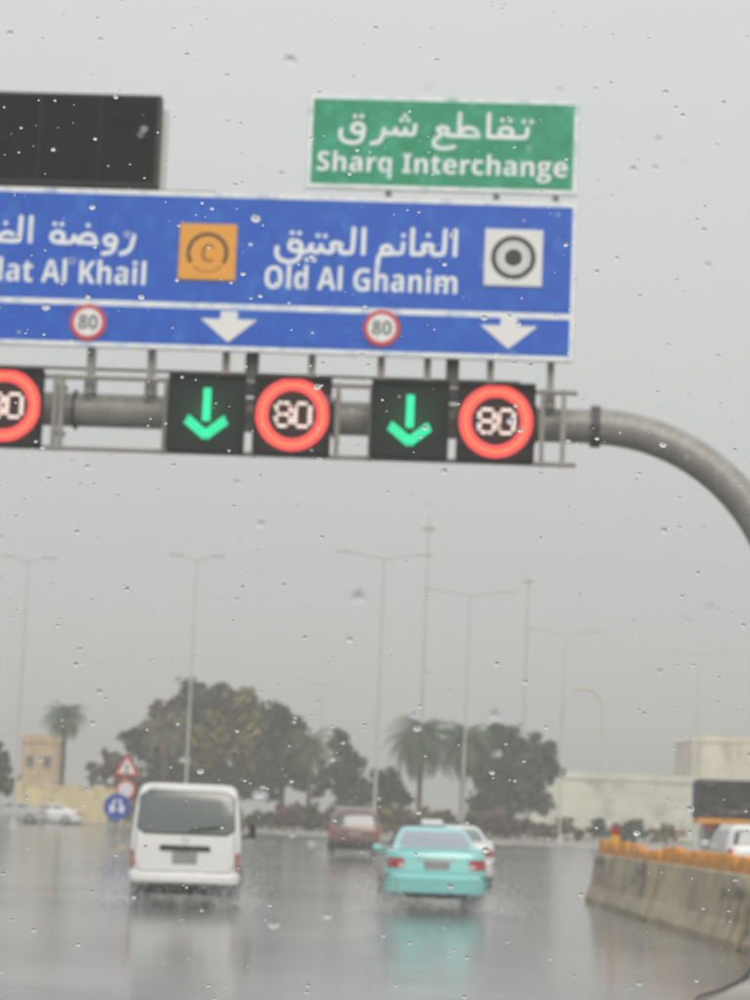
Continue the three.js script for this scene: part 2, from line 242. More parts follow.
{ // the wide blue direction sign
  const x0 = -9.5, x1 = 4.55, y0 = 9.9, y1 = 12.88, w = x1 - x0, h = y1 - y0, X = (x) => x - x0;
  const map = printed(w, h, 145, (c, Y) => {
    const YY = (y) => Y(y - y0);
    c.fillStyle = WHITE; c.fillRect(0, 0, w, h);
    c.fillStyle = BLUE; c.fillRect(0.08, 0.09, w - 0.16, h - 0.18);
    c.fillStyle = WHITE; c.fillRect(0, YY(10.785), w, 0.11);
    mottle(c, w, h, 1100, ['#5f8fe0', '#0a3f98', '#7fa6e6']);
    c.fillStyle = c.strokeStyle = WHITE;
    fitText(c, 'Old Al Ghanim', X(-1.16), X(2.44), YY(11.1), 0.42);
    fitText(c, 'Rawdat Al Khail', X(-7.35), X(-3.28), YY(11.09), 0.42);
    strokes(c, X(2.34), YY(11.82), 0.47, ARABIC.ghanim, 1.18); strokes(c, X(0.66), YY(11.8), 0.47, ARABIC.old, 1.18);
    strokes(c, X(-3.58), YY(11.84), 0.47, ARABIC.garden, 1.18); strokes(c, X(-5.5), YY(11.84), 0.47, ARABIC.khail, 1.18);
    mottle(c, w, h, 260, ['#7f9fd8', '#a9b8d6']);
  });
  const t = signPanel('direction_sign', 'wide blue direction sign with white Arabic and English place names', x0, x1, y0, y1, 0, map);
  const put = (name, x, y, geo, mat) => { const m = mesh(name, geo, mat, t); m.position.set(x - (x0 + x1) / 2, y - y0, 0.02); return m; };
  const sym = (size, draw) => std(0xffffff, 0.5, 0, { map: printed(size, size, 220, draw) });
  const oc = put('route_symbol', -2.2, 11.74, rbx(1.06, 1.06, 0.03, 0.012), std(lin(0.72, 0.36, 0.05), 0.5)); tag(oc, 'orange square route symbol with letter C');
  mesh('symbol_face', new THREE.PlaneGeometry(1.0, 1.0).translate(0, 0, 0.018), sym(1.0, (c) => {
    c.fillStyle = '#eda43a'; c.fillRect(0, 0, 1, 1); c.strokeStyle = '#4a3620'; c.lineWidth = 0.07; c.beginPath(); c.arc(0.5, 0.52, 0.35, 0.82 * Math.PI, 2.18 * Math.PI); c.stroke();
    c.setLineDash([0.05, 0.045]); c.lineWidth = 0.035; c.beginPath(); c.arc(0.5, 0.52, 0.35, 0.25 * Math.PI, 0.75 * Math.PI); c.stroke();
    c.fillStyle = '#a8651a'; fitText(c, 'C', 0.36, 0.64, 0.69, 0.34);
  }), oc);
  const ws = put('route_symbol', 3.4, 11.8, rbx(1.06, 1.06, 0.03, 0.012), std(lin(0.8, 0.8, 0.78), 0.5)); tag(ws, 'white square route symbol with grey rings');
  mesh('symbol_face', new THREE.PlaneGeometry(1.0, 1.0).translate(0, 0, 0.018), sym(1.0, (c) => {
    c.fillStyle = '#e6e8e6'; c.fillRect(0, 0, 1, 1); c.strokeStyle = '#3a3d3c'; c.lineWidth = 0.1; c.beginPath(); c.arc(0.5, 0.5, 0.36, 0, 7); c.stroke(); c.fillStyle = '#33373a'; c.beginPath(); c.arc(0.5, 0.5, 0.165, 0, 7); c.fill();
    c.lineWidth = 0.02; c.beginPath(); c.arc(0.5, 0.5, 0.245, 0, 7); c.strokeStyle = '#8a8d8c'; c.stroke();
  }), ws);
  for (const [x, y] of [[-4.33, 10.36], [1.05, 10.42]]) {
    const r = put('speed_roundel', x, y, cylZ(0.335, 0.03, 0, 0, 0, 40), std(lin(0.6, 0.06, 0.06), 0.5));
    mesh('roundel_face', new THREE.CircleGeometry(0.33, 40).translate(0, 0, 0.018), std(0xffffff, 0.5, 0, { map: printed(0.66, 0.66, 300, (c) => {
      c.fillStyle = '#d24b4b'; c.fillRect(0, 0, 0.66, 0.66); c.fillStyle = '#eceded'; c.beginPath(); c.arc(0.33, 0.33, 0.255, 0, 7); c.fill(); c.fillStyle = '#5b5d60'; fitText(c, '80', 0.14, 0.52, 0.46, 0.26);
    }) }), r);
  }
  const s = new THREE.Shape(); for (const [i, p] of [[-0.15, 0.28], [0.15, 0.28], [0.16, 0.13], [0.52, 0.13], [0, -0.3], [-0.52, 0.13], [-0.16, 0.13]].entries()) i ? s.lineTo(...p) : s.moveTo(...p);
  const arrow = new THREE.ExtrudeGeometry(s, { depth: 0.008, bevelEnabled: false });
  for (const [x, y] of [[-1.75, 10.37], [3.36, 10.41]]) put('lane_arrow', x, y, arrow, std(lin(0.82, 0.83, 0.82), 0.5)).position.z = 0.006;
}
{ // green interchange sign
  const x0 = -0.47, x1 = 4.53, y0 = 13.0, y1 = 14.8, w = x1 - x0, h = y1 - y0;
  const map = printed(w, h, 260, (c, Y) => {
    const YY = (y) => Y(y - y0);
    c.fillStyle = WHITE; c.fillRect(0, 0, w, h); c.fillStyle = GREEN; c.fillRect(0.085, 0.085, w - 0.17, h - 0.17);
    mottle(c, w, h, 420, ['#5cb39a', '#0a6b4c', '#9ad0bf']);
    c.fillStyle = c.strokeStyle = WHITE;
    fitText(c, 'Sharq Interchange', 0.17, w - 0.16, YY(13.33), 0.37);
    strokes(c, 4.06, YY(14.06), 0.44, ARABIC.crossing, 1.36); strokes(c, 1.98, YY(14.06), 0.44, ARABIC.east, 1.2);
    mottle(c, w, h, 220, ['#7fc4ac', '#bcd8cf']);
  });
  signPanel('interchange_sign', 'green interchange name sign standing on top of the blue sign', x0, x1, y0, y1, 0, map);
}
{ // dark message board, its fine dot matrix unlit
  const x0 = -9.9, x1 = -3.2, y0 = 12.95, y1 = 14.68, w = x1 - x0, h = y1 - y0;
  const t = thing('message_board', 'dark unlit electronic message board above the blue sign', 'message board', onGantry((x0 + x1) / 2, y0, 0.02), GA);
  mesh('housing', rbx(w, h, 0.35, 0.02, 0, h / 2, -0.18), std(lin(0.03, 0.031, 0.034), 0.6), t);
  mesh('display_panel', new THREE.PlaneGeometry(w - 0.12, h - 0.12).translate(0, h / 2, 0.004), phy({ color: 0xffffff, roughness: 0.9, specularIntensity: 0.2, map: tex(1024, 256, (u, v) => { const a = (u * 134 % 1), b = (v * 34 % 1), d = (a - 0.5) ** 2 + (b - 0.5) ** 2 < 0.09 ? 1 : 0, n = tile(u, v, 5, 16, 3); const s = 0.09 + 0.035 * d + 0.05 * n; return [s, s * 1.01, s * 1.03]; }, true) }), t);
  for (let i = 0; i < 5; i++) mesh('panel_seam', bx(0.012, h - 0.13, 0.008, -w / 2 + (i + 1) * w / 6, h / 2, 0.006), M.black, t);
}
function signal(kind, x, label, group) {
  const y0 = 8.03, t = thing(kind === 'ring' ? 'speed_signal' : 'lane_signal', label, 'traffic signal', onGantry(x, y0, 0.05), GA, group);
  mesh('housing', rbx(1.38, 1.4, 0.22, 0.02, 0, 0.7, -0.01), M.housing, t);
  mesh('visor_frame', [bx(1.4, 0.05, 0.1, 0, 1.39, 0.13), bx(0.04, 1.36, 0.08, -0.685, 0.69, 0.13), bx(0.04, 1.36, 0.08, 0.685, 0.69, 0.13)], M.housing, t);
  const dots = (list, r) => merge(list.map(([px, py]) => new THREE.ConeGeometry(r, 0.012, 6, 1, true).rotateX(Math.PI / 2).translate(px, py, 0.112)));
  if (kind === 'ring') {
    const rr = (R) => { const l = [], n = Math.round(R * 2 * Math.PI / 0.052); for (let i = 0; i < n; i++) { const a = i / n * 2 * Math.PI; l.push([R * Math.cos(a), 0.72 + R * Math.sin(a)]); } return l; };
    mesh('led_ring', dots([0.462, 0.508, 0.6, 0.645].flatMap(rr), 0.027), M.ledRed, t);
    mesh('led_ring', dots([0.554].flatMap(rr), 0.028), M.ledAmber, t);
    const GLYPH = { 8: ['01110', '10001', '10001', '01110', '10001', '10001', '01110'], 0: ['01110', '10001', '10001', '10001', '10001', '10001', '01110'] };
    for (const [n, digit] of [8, 0].entries()) {
      const lit = [], dim = []; GLYPH[digit].forEach((row, r) => [...row].forEach((b, c) => b === '1' && [0, 1].forEach((k) => (hash(c * 3 + n * 17 + k + x, r * 5 + x * 3) < 0.93 ? lit : dim).push([-0.31 + n * 0.35 + c * 0.066 + k * 0.03, 0.93 - r * 0.07]))));
      const d = mesh('led_digit', dots(lit, 0.03), M.ledWhite, t); if (dim.length) tag(mesh('dim_led', dots(dim, 0.026), M.ledDim, d), null, null, null, 'stuff');
    }
  } else {
    const l = [], m = []; for (let i = 0; i < 12; i++) for (const dx of [-0.045, 0, 0.045]) l.push([dx, 0.58 + i * 0.05]);
    for (let i = 0; i < 10; i++) for (const k of [-0.055, 0, 0.055]) for (const sgn of [-1, 1]) m.push([sgn * (0.01 + i * 0.037 + k * 0.5), 0.3 + i * 0.03 - k]);
    mesh('arrow_shaft', dots(l, 0.029), M.ledGreen, t); mesh('arrow_head', dots(m, 0.029), M.ledGreen, t);
  }
  const lamp = new THREE.PointLight(kind === 'ring' ? 0xff4030 : 0x30ff90, 0.5, 0, 2); lamp.position.set(...onGantry(x, y0 + 0.72, 0.45)); lamp.name = 'signal_glow'; lamp.castShadow = true; scene.add(lamp);
}
signal('ring', -5.76, 'speed limit signal below the letters Rawdat, red lit ring with white 80', 'lit speed limit signals');
signal('arrow', -2.06, 'green lit lane arrow signal between two speed rings, below the orange C symbol', 'lit lane arrow signals');
signal('ring', -0.5, 'speed limit signal below the words Old Al, red lit ring with white 80', 'lit speed limit signals');
signal('arrow', 1.63, 'green lit lane arrow signal below the word Ghanim', 'lit lane arrow signals');
signal('ring', 3.18, 'speed limit signal beside the bare pipe end, red lit ring with white 80', 'lit speed limit signals');

// ---------------------------------------------------------------- vehicles (they head towards -z; the origin is on the ground below the middle)
function interp(rows, y) {
  if (y <= rows[0].y) return rows[0]; for (let i = 1; i < rows.length; i++) if (y <= rows[i].y) { const a = rows[i - 1], b = rows[i], t = (y - a.y) / (b.y - a.y), o = {}; for (const k of ['w', 'f', 'r', 'c', 'b']) o[k] = lerp(a[k], b[k], t); o.y = y; return o; }
  return rows[rows.length - 1];
}
const edgeZ = (R, x, sgn) => { const e = Math.abs(x) - (R.w - R.c), k = e > 0 ? R.c - Math.sqrt(Math.max(0, R.c * R.c - e * e)) : 0; return (sgn > 0 ? R.r : R.f) - sgn * (k + R.b * (x / R.w) ** 2); };
function shell(rows, crown = 0.05) {
  const xs = []; for (let i = 0; i <= 24; i++) xs.push(-Math.cos(i / 24 * Math.PI));
  const ringOf = (R) => { const p = []; for (const x of xs) p.push([x * R.w, edgeZ(R, x * R.w, 1)]); const z1 = edgeZ(R, R.w, 1), z0 = edgeZ(R, R.w, -1); for (let i = 1; i < 8; i++) p.push([R.w, lerp(z1, z0, i / 8)]); for (const x of xs) p.push([-x * R.w, edgeZ(R, x * R.w, -1)]); for (let i = 1; i < 8; i++) p.push([-R.w, lerp(z0, z1, i / 8)]); return p; };
  const last = rows[rows.length - 1], zc = (last.f + last.r) / 2;
  const rings = rows.map((R) => ringOf(R).map(([x, z]) => [x, R.y, z]));
  for (const [s, k] of [[0.94, 0.45], [0.8, 0.75], [0.5, 0.94], [0.001, 1]]) rings.push(ringOf(last).map(([x, z]) => [x * s, last.y + crown * k, zc + (z - zc) * s]));
  const n = rings[0].length, pos = [], uv = [], idx = [];
  rings.forEach((r, j) => r.forEach((p, i) => { pos.push(...p); uv.push(i / n, j / rings.length); }));
  for (let j = 0; j < rings.length - 1; j++) for (let i = 0; i < n; i++) { const a = j * n + i, b = j * n + (i + 1) % n, c = a + n, d = b + n; idx.push(a, b, d, a, d, c); }
  const g = new THREE.BufferGeometry(); g.setAttribute('position', new THREE.Float32BufferAttribute(pos, 3)); g.setAttribute('uv', new THREE.Float32BufferAttribute(uv, 2)); g.setIndex(idx); return toCreasedNormals(g, 0.7);
}
function patch(fn, back, nx = 14, ny = 8) {            // fn(a, b), a and b in -1..1, gives the outer face; a skirt runs back to the body
  const pos = [], idx = [], uv = []; for (let j = 0; j <= ny; j++) for (let i = 0; i <= nx; i++) { const a = i / nx * 2 - 1, b = j / ny * 2 - 1; pos.push(...fn(a, b)); uv.push(i / nx, j / ny); }
  const W = nx + 1; for (let j = 0; j < ny; j++) for (let i = 0; i < nx; i++) { const p = j * W + i; idx.push(p, p + 1, p + W + 1, p, p + W + 1, p + W); }
  const rim = []; for (let i = 0; i <= nx; i++) rim.push(i); for (let j = 1; j <= ny; j++) rim.push(j * W + nx); for (let i = nx - 1; i >= 0; i--) rim.push(ny * W + i); for (let j = ny - 1; j >= 0; j--) rim.push(j * W);
  const s0 = pos.length / 3; for (const r of rim) { pos.push(pos[r * 3] + back[0], pos[r * 3 + 1] + back[1], pos[r * 3 + 2] + back[2]); uv.push(0, 0); }
  for (let k = 0; k < rim.length - 1; k++) idx.push(rim[k + 1], rim[k], s0 + k, rim[k + 1], s0 + k, s0 + k + 1);
  const g = new THREE.BufferGeometry(); g.setAttribute('position', new THREE.Float32BufferAttribute(pos, 3)); g.setAttribute('uv', new THREE.Float32BufferAttribute(uv, 2)); g.setIndex(idx); return toCreasedNormals(g, 0.6);
}
// a rounded rectangle laid on the front (-1) or rear (+1) of a shell
function onEnd(rows, sgn, xc, y0, y1, wb, wt, rc, off = 0.006) {
  const H = (y1 - y0) / 2; return patch((a, b) => { const over = Math.max(0, Math.abs(b) * H - (H - rc)), y = (y0 + y1) / 2 + b * H, w = lerp(wb, wt, (b + 1) / 2) - rc + Math.sqrt(Math.max(0, rc * rc - over * over)), R = interp(rows, y), x = clamp(xc + a * w, -R.w + 0.002, R.w - 0.002); return [x, y, edgeZ(R, x, sgn) + sgn * off]; }, [0, 0, -0.03 * sgn]);
}
function onSide(rows, sgn, y0, y1, zb0, zb1, zt0, zt1, off = 0.006) {
  return patch((a, b) => { const y = lerp(y0, y1, (b + 1) / 2), t = (b + 1) / 2, z = lerp(lerp(zb0, zt0, t), lerp(zb1, zt1, t), (a + 1) / 2), R = interp(rows, y); return [sgn * (R.w + off), y, z]; }, [-0.03 * sgn, 0, 0], 8, 4);
}
function wheel(parent, x, z, r, w) {
  const pr = [[r * 0.62, -w / 2], [r * 0.9, -w / 2], [r * 0.985, -w / 2 + 0.025], [r, -w / 4], [r, w / 4], [r * 0.985, w / 2 - 0.025], [r * 0.9, w / 2], [r * 0.62, w / 2]].map((p) => new THREE.Vector2(...p));
  const g = new THREE.Group(); g.name = 'wheel'; g.position.set(x, r, z); parent.add(g);
  mesh('tyre', new THREE.LatheGeometry(pr, 28).rotateZ(Math.PI / 2), M.tyre, g);
  const spokes = [cylX(r * 0.63, w * 0.7, 0, 0, 0, 24)]; for (let i = 0; i < 5; i++) spokes.push(bx(w * 0.86, r * 0.5, r * 0.14, 0, r * 0.33, 0).rotateX(i * 2 * Math.PI / 5));
  mesh('rim', spokes, M.rim, g);
}
const K = (y, w, f, r, c, b = 0.02) => ({ y, w, f, r, c, b });
// --- white van
{
  const rows = [K(0.32, 0.86, -2.3, 2.30, 0.12), K(0.42, 0.915, -2.42, 2.345, 0.13), K(0.9, 0.94, -2.44, 2.35, 0.14), K(1.1, 0.935, -2.25, 2.345, 0.14), K(1.22, 0.925, -2.05, 2.335, 0.14), K(1.5, 0.90, -1.72, 2.30, 0.14), K(1.8, 0.855, -1.38, 2.25, 0.15), K(1.93, 0.825, -1.2, 2.215, 0.17), K(2.0, 0.77, -1.05, 2.15, 0.2)];
  const v = thing('van', 'white passenger van driving away with dark rear window', 'van', [-2.0, 0, -43.5], 0.012);
  mesh('body', shell(rows, 0.05), M.white, v);
  const gate = mesh('tailgate', onEnd(rows, 1, 0, 0.56, 1.96, 0.845, 0.79, 0.09, 0.016), M.white, v);
  mesh('tailgate_gap', onEnd(rows, 1, 0, 0.545, 1.972, 0.857, 0.802, 0.1, 0.009), M.plastic, gate);
  const win = mesh('rear_window', onEnd(rows, 1, 0, 1.20, 1.90, 0.835, 0.77, 0.13, 0.034), M.vanGlass, v);
  mesh('window_seal', onEnd(rows, 1, 0, 1.175, 1.925, 0.85, 0.785, 0.14, 0.025), M.plastic, win);
  mesh('wiper', [bar([0.02, 1.24, 2.37], [0.55, 1.30, 2.36], 0.012), bar([0.1, 1.27, 2.36], [0.66, 1.34, 2.35], 0.009)], M.black, gate);
  mesh('plate_garnish', onEnd(rows, 1, 0, 0.905, 0.995, 0.43, 0.43, 0.025, 0.04), M.plastic, gate);
  mesh('licence_plate', rbx(0.42, 0.2, 0.025, 0.01, 0, 0.79, 2.37), M.plate, gate);
  mesh('door_handle', rbx(0.2, 0.035, 0.03, 0.01, 0, 0.925, 2.395), M.black, gate);
  mesh('emblem', new THREE.TorusGeometry(0.05, 0.012, 8, 24).translate(0, 1.08, 2.36), M.chrome, gate);
  mesh('bumper', shell([K(0.34, 0.88, 1.9, 2.36, 0.1), K(0.38, 0.935, 1.9, 2.41, 0.14), K(0.5, 0.945, 1.9, 2.42, 0.14), K(0.54, 0.93, 1.9, 2.4, 0.14)], 0.005), M.white, v);
  for (const s of [-1, 1]) {
    const t = mesh('tail_light', onEnd(rows, 1, s * 0.905, 0.58, 0.9, 0.05, 0.045, 0.02, 0.012), M.redLens, v);
    mesh('turn_lens', onEnd(rows, 1, s * 0.905, 0.72, 0.86, 0.046, 0.044, 0.02, 0.02), M.amberLens, t);
    for (const [a, b, c, d] of [[-1.15, 0.1, -0.95, 0.08], [0.18, 1.2, 0.16, 1.16], [1.28, 2.1, 1.24, 2.0]]) mesh('side_window', onSide(rows, s, 1.24, 1.78, a - 0.3, b, c, d), M.glassDark, v);
    const mr = mesh('mirror', rbx(0.13, 0.26, 0.09, 0.03, s * 1.09, 1.24, -1.62), M.plastic, v); mesh('mirror_arm', bar([s * 0.9, 1.12, -1.6], [s * 1.06, 1.17, -1.62], 0.02), M.plastic, mr);
    for (const z of [-1.55, 1.45]) wheel(v, s * 0.83, z, 0.33, 0.2);
  }
  mesh('valance', shell([K(0.17, 0.8, 1.85, 2.26, 0.1), K(0.22, 0.86, 1.85, 2.33, 0.12), K(0.345, 0.9, 1.85, 2.345, 0.12)], 0.004), M.plastic, v);
  mesh('windscreen', onEnd(rows, -1, 0, 1.2, 1.88, 0.8, 0.72, 0.08, 0.01), M.glassDark, v);
  mesh('underbody', bx(1.6, 0.12, 4.2, 0, 0.33, 0), M.black, v);
  mesh('exhaust', cylZ(0.03, 0.3, 0.5, 0.19, 2.3, 12), M.steelDark, v);
}
// --- sedans
function sedan(body, label, pos, ry, taxi, group) {
  const rows = [K(0.2, 0.82, -2.25, 2.2, 0.25, 0.05), K(0.3, 0.885, -2.36, 2.34, 0.3, 0.07), K(0.55, 0.91, -2.4, 2.40, 0.32, 0.08), K(0.68, 0.912, -2.38, 2.40, 0.32, 0.08), K(0.86, 0.9, -2.2, 2.37, 0.3, 0.08), K(0.95, 0.885, -1.75, 2.36, 0.28, 0.07), K(1.03, 0.86, -1.2, 2.32, 0.26, 0.07), K(1.06, 0.8, -0.98, 2.05, 0.24, 0.05), K(1.085, 0.765, -0.9, 1.78, 0.22, 0.05), K(1.25, 0.69, -0.52, 1.38, 0.2, 0.05), K(1.38, 0.62, -0.22, 1.02, 0.18, 0.05), K(1.42, 0.57, -0.1, 0.85, 0.18, 0.04)];
  const v = thing('sedan', label, 'car', pos, ry, group);
  mesh('body', shell(rows, 0.04), body, v);
  mesh('rear_window', onEnd(rows, 1, 0, 1.1, 1.38, 0.67, 0.55, 0.07, 0.014), taxi ? M.taxiGlass : M.glassDark, v);
  mesh('windscreen', onEnd(rows, -1, 0, 1.1, 1.37, 0.68, 0.55, 0.06, 0.008), M.glassDark, v);
  const lid = mesh('boot_lid', onEnd(rows, 1, 0, 0.66, 1.02, 0.62, 0.66, 0.05, 0.006), body, v);
  mesh('spoiler', patch((a, b) => [a * 0.68, 1.045 + 0.012 * b, 2.26 - 0.06 * a * a + 0.02 * b], [0, -0.03, -0.06], 12, 3), body, lid);
  mesh('licence_plate', rbx(0.46, 0.15, 0.02, 0.01, 0, 0.78, 2.395), M.plate, lid);
  mesh('plate_garnish', onEnd(rows, 1, 0, 0.875, 0.915, 0.36, 0.36, 0.015, 0.016), M.chrome, lid);
  mesh('bumper', shell([K(0.22, 0.8, 1.9, 2.3, 0.28, 0.06), K(0.3, 0.9, 1.9, 2.42, 0.32, 0.08), K(0.56, 0.925, 1.9, 2.455, 0.34, 0.08), K(0.61, 0.915, 1.9, 2.42, 0.34, 0.08)], 0.004), body, v);
  mesh('bumper_insert', onEnd([K(0.2, 0.9, -2, 2.36, 0.3, 0.08), K(0.4, 0.91, -2, 2.44, 0.32, 0.08)], 1, 0, 0.22, 0.33, 0.55, 0.6, 0.03, 0.012), M.plastic, v);
  for (const s of [-1, 1]) {
    const t = mesh('tail_light', onEnd(rows, 1, s * 0.735, 0.72, 0.9, 0.165, 0.16, 0.05, 0.012), M.redLens, v); mesh('reverse_lens', onEnd(rows, 1, s * 0.63, 0.74, 0.8, 0.05, 0.05, 0.02, 0.018), M.whiteLens, t);
    mesh('side_window', onSide(rows, s, 1.1, 1.36, -0.75, 0.3, -0.15, 0.28), M.glassDark, v); mesh('side_window', onSide(rows, s, 1.1, 1.36, 0.38, 1.35, 0.36, 0.85), M.glassDark, v);
    mesh('mirror', rbx(0.17, 0.13, 0.1, 0.04, s * 0.98, 1.02, -0.72), body, v); mesh('headlight', onEnd(rows, -1, s * 0.68, 0.62, 0.76, 0.17, 0.15, 0.04, 0.012), M.whiteLens, v);
    for (const z of [-1.42, 1.36]) wheel(v, s * 0.815, z, 0.33, 0.21);
  }
  mesh('underbody', bx(1.55, 0.1, 4.2, 0, 0.24, 0), M.black, v);
  if (taxi) { const r = mesh('roof_sign', rbx(0.42, 0.13, 0.18, 0.04, 0, 1.525, 0.25), std(lin(0.72, 0.74, 0.76), 0.4), v); mesh('sign_base', bx(0.5, 0.03, 0.22, 0, 1.463, 0.25), M.plastic, r); }
  return v;
}
const taxi = sedan(M.teal, 'turquoise taxi sedan with a pale roof sign and red tail lights', [2.42, 0, -45.6], 0, true);
taxi.name = 'taxi'; taxi.userData.category = 'taxi';
const whiteCar = sedan(M.white, 'white sedan mostly hidden behind the turquoise taxi', [3.75, 0, -60.5], 0);
for (const [x, z, ry, mt, label] of [[-24.3, -176, 1.35, M.white, 'white car parked by the beige wall nearest the dark left tree'], [-20.8, -174.5, 1.5, M.silver, 'silver car parked between two white cars by the beige wall'], [-18.6, -177, 1.6, M.white, 'white car parked before the middle of the long beige wall']]) sedan(mt, label, [x, 0, z], ry, false, 'cars parked by the beige wall');
// --- sport utility cars
function suv(body, roof, label, pos, ry, cargo) {
  const rows = [K(0.36, 0.86, -2.2, 2.2, 0.2, 0.04), K(0.45, 0.93, -2.3, 2.28, 0.22, 0.05), K(0.85, 0.95, -2.32, 2.30, 0.22, 0.05), K(1.0, 0.945, -2.2, 2.29, 0.2, 0.05), K(1.1, 0.93, -1.1, 2.27, 0.2, 0.05), K(1.2, 0.91, -0.95, 2.24, 0.2, 0.05), K(1.6, 0.8, -0.5, 2.08, 0.18, 0.04), K(1.72, 0.74, -0.3, 1.98, 0.2, 0.04)];
  const v = thing('suv', label, 'car', pos, ry);
  mesh('body', shell(rows, 0.06), body, v);
  mesh('rear_window', onEnd(rows, 1, 0, 1.2, 1.62, 0.8, 0.7, 0.07, 0.01), M.glassDark, v); mesh('windscreen', onEnd(rows, -1, 0, 1.2, 1.62, 0.82, 0.7, 0.06, 0.01), M.glassDark, v);
  const gate = mesh('tailgate', onEnd(rows, 1, 0, 0.6, 1.14, 0.78, 0.78, 0.06, 0.008), body, v); mesh('licence_plate', rbx(0.45, 0.16, 0.03, 0.01, 0, 0.88, 2.32), M.plate, gate);
  mesh('bumper', shell([K(0.36, 0.85, 1.8, 2.28, 0.2, 0.04), K(0.42, 0.94, 1.8, 2.38, 0.22, 0.05), K(0.6, 0.95, 1.8, 2.38, 0.22, 0.05)], 0.01), M.plastic, v);
  for (const s of [-1, 1]) { mesh('tail_light', onEnd(rows, 1, s * 0.86, 0.78, 1.12, 0.065, 0.06, 0.03, 0.012), M.redLens, v); mesh('side_window', onSide(rows, s, 1.2, 1.6, -0.9, 0.4, -0.45, 0.38), M.glassDark, v); mesh('side_window', onSide(rows, s, 1.2, 1.6, 0.5, 1.8, 0.48, 1.65), M.glassDark, v); mesh('mirror', rbx(0.2, 0.17, 0.1, 0.04, s * 1.03, 1.2, -0.85), body, v); for (const z of [-1.4, 1.35]) wheel(v, s * 0.83, z, 0.38, 0.24); }
  if (roof) { const r = mesh('roof_rack', [bx(1.3, 0.05, 1.9, 0, 1.84, 0.8), bx(0.05, 0.08, 1.9, -0.6, 1.8, 0.8), bx(0.05, 0.08, 1.9, 0.6, 1.8, 0.8)], std(lin(0.8, 0.81, 0.83), 0.4), v); mesh('rack_pad', rbx(1.25, 0.09, 1.8, 0.03, 0, 1.915, 0.8), cargo, r); }
  mesh('underbody', bx(1.6, 0.14, 4.0, 0, 0.38, 0), M.black, v);
  return v;
}
suv(M.umber, true, 'brownish sport utility car with a white roof rack, ahead of the taxi', [1.95, 0, -92.5], 0, std(lin(0.06, 0.075, 0.11), 0.7));
suv(M.white, false, 'white sport utility car beyond the orange topped barrier', [12.35, 0, -67], 0);
{ // lorry at the works
  const t = thing('lorry', 'lorry with a dark grey box body and orange chassis rail behind barrier', 'lorry', [16.9, 0, -94.5], -0.12);
  const tarp = std(0xffffff, 0.8, 0, { map: tex(256, 128, (u, v) => { const n = tile(u, v, 8, 7, 4); const scuff = clamp(5 * tile(u + v, v, 3, 5, 3, 12) - 1.0); const s = 0.26 + 0.18 * n + 0.35 * scuff; return [s, s, s * 0.99]; }, true) });
  mesh('box_body', rbx(3.1, 1.45, 5.2, 0.05, 0, 2.75, 0), tarp, t);
  for (let i = 0; i < 7; i++) mesh('rib', bx(0.06, 1.4, 0.04, -1.35 + i * 0.45, 2.75, 2.62), M.black, t);
  mesh('chassis_rail', bx(3.0, 0.22, 5.1, 0, 1.9, 0), M.orange, t); mesh('frame', bx(0.9, 0.3, 7.2, 0, 1.2, -0.9), M.black, t);
  mesh('bolster', [bx(0.3, 0.5, 4.6, -0.6, 1.52, 0), bx(0.3, 0.5, 4.6, 0.6, 1.52, 0)], M.black, t);
  mesh('cab', shell([K(0.5, 1.15, -4.6, -2.75, 0.2), K(1.6, 1.2, -4.6, -2.75, 0.2), K(2.6, 1.15, -4.35, -2.78, 0.2), K(2.75, 1.05, -4.2, -2.85, 0.2)], 0.05), M.white, t);
  for (const s of [-1, 1]) { for (const z of [-3.4, 1.0, 2.0]) wheel(t, s * 0.98, z, 0.5, 0.32); mesh('tail_light', bx(0.3, 0.12, 0.05, s * 1.1, 1.62, 2.58), M.redLens, t); mesh('mud_flap', bx(0.4, 0.6, 0.02, s * 0.98, 0.75, 2.56), M.black, t); }
}

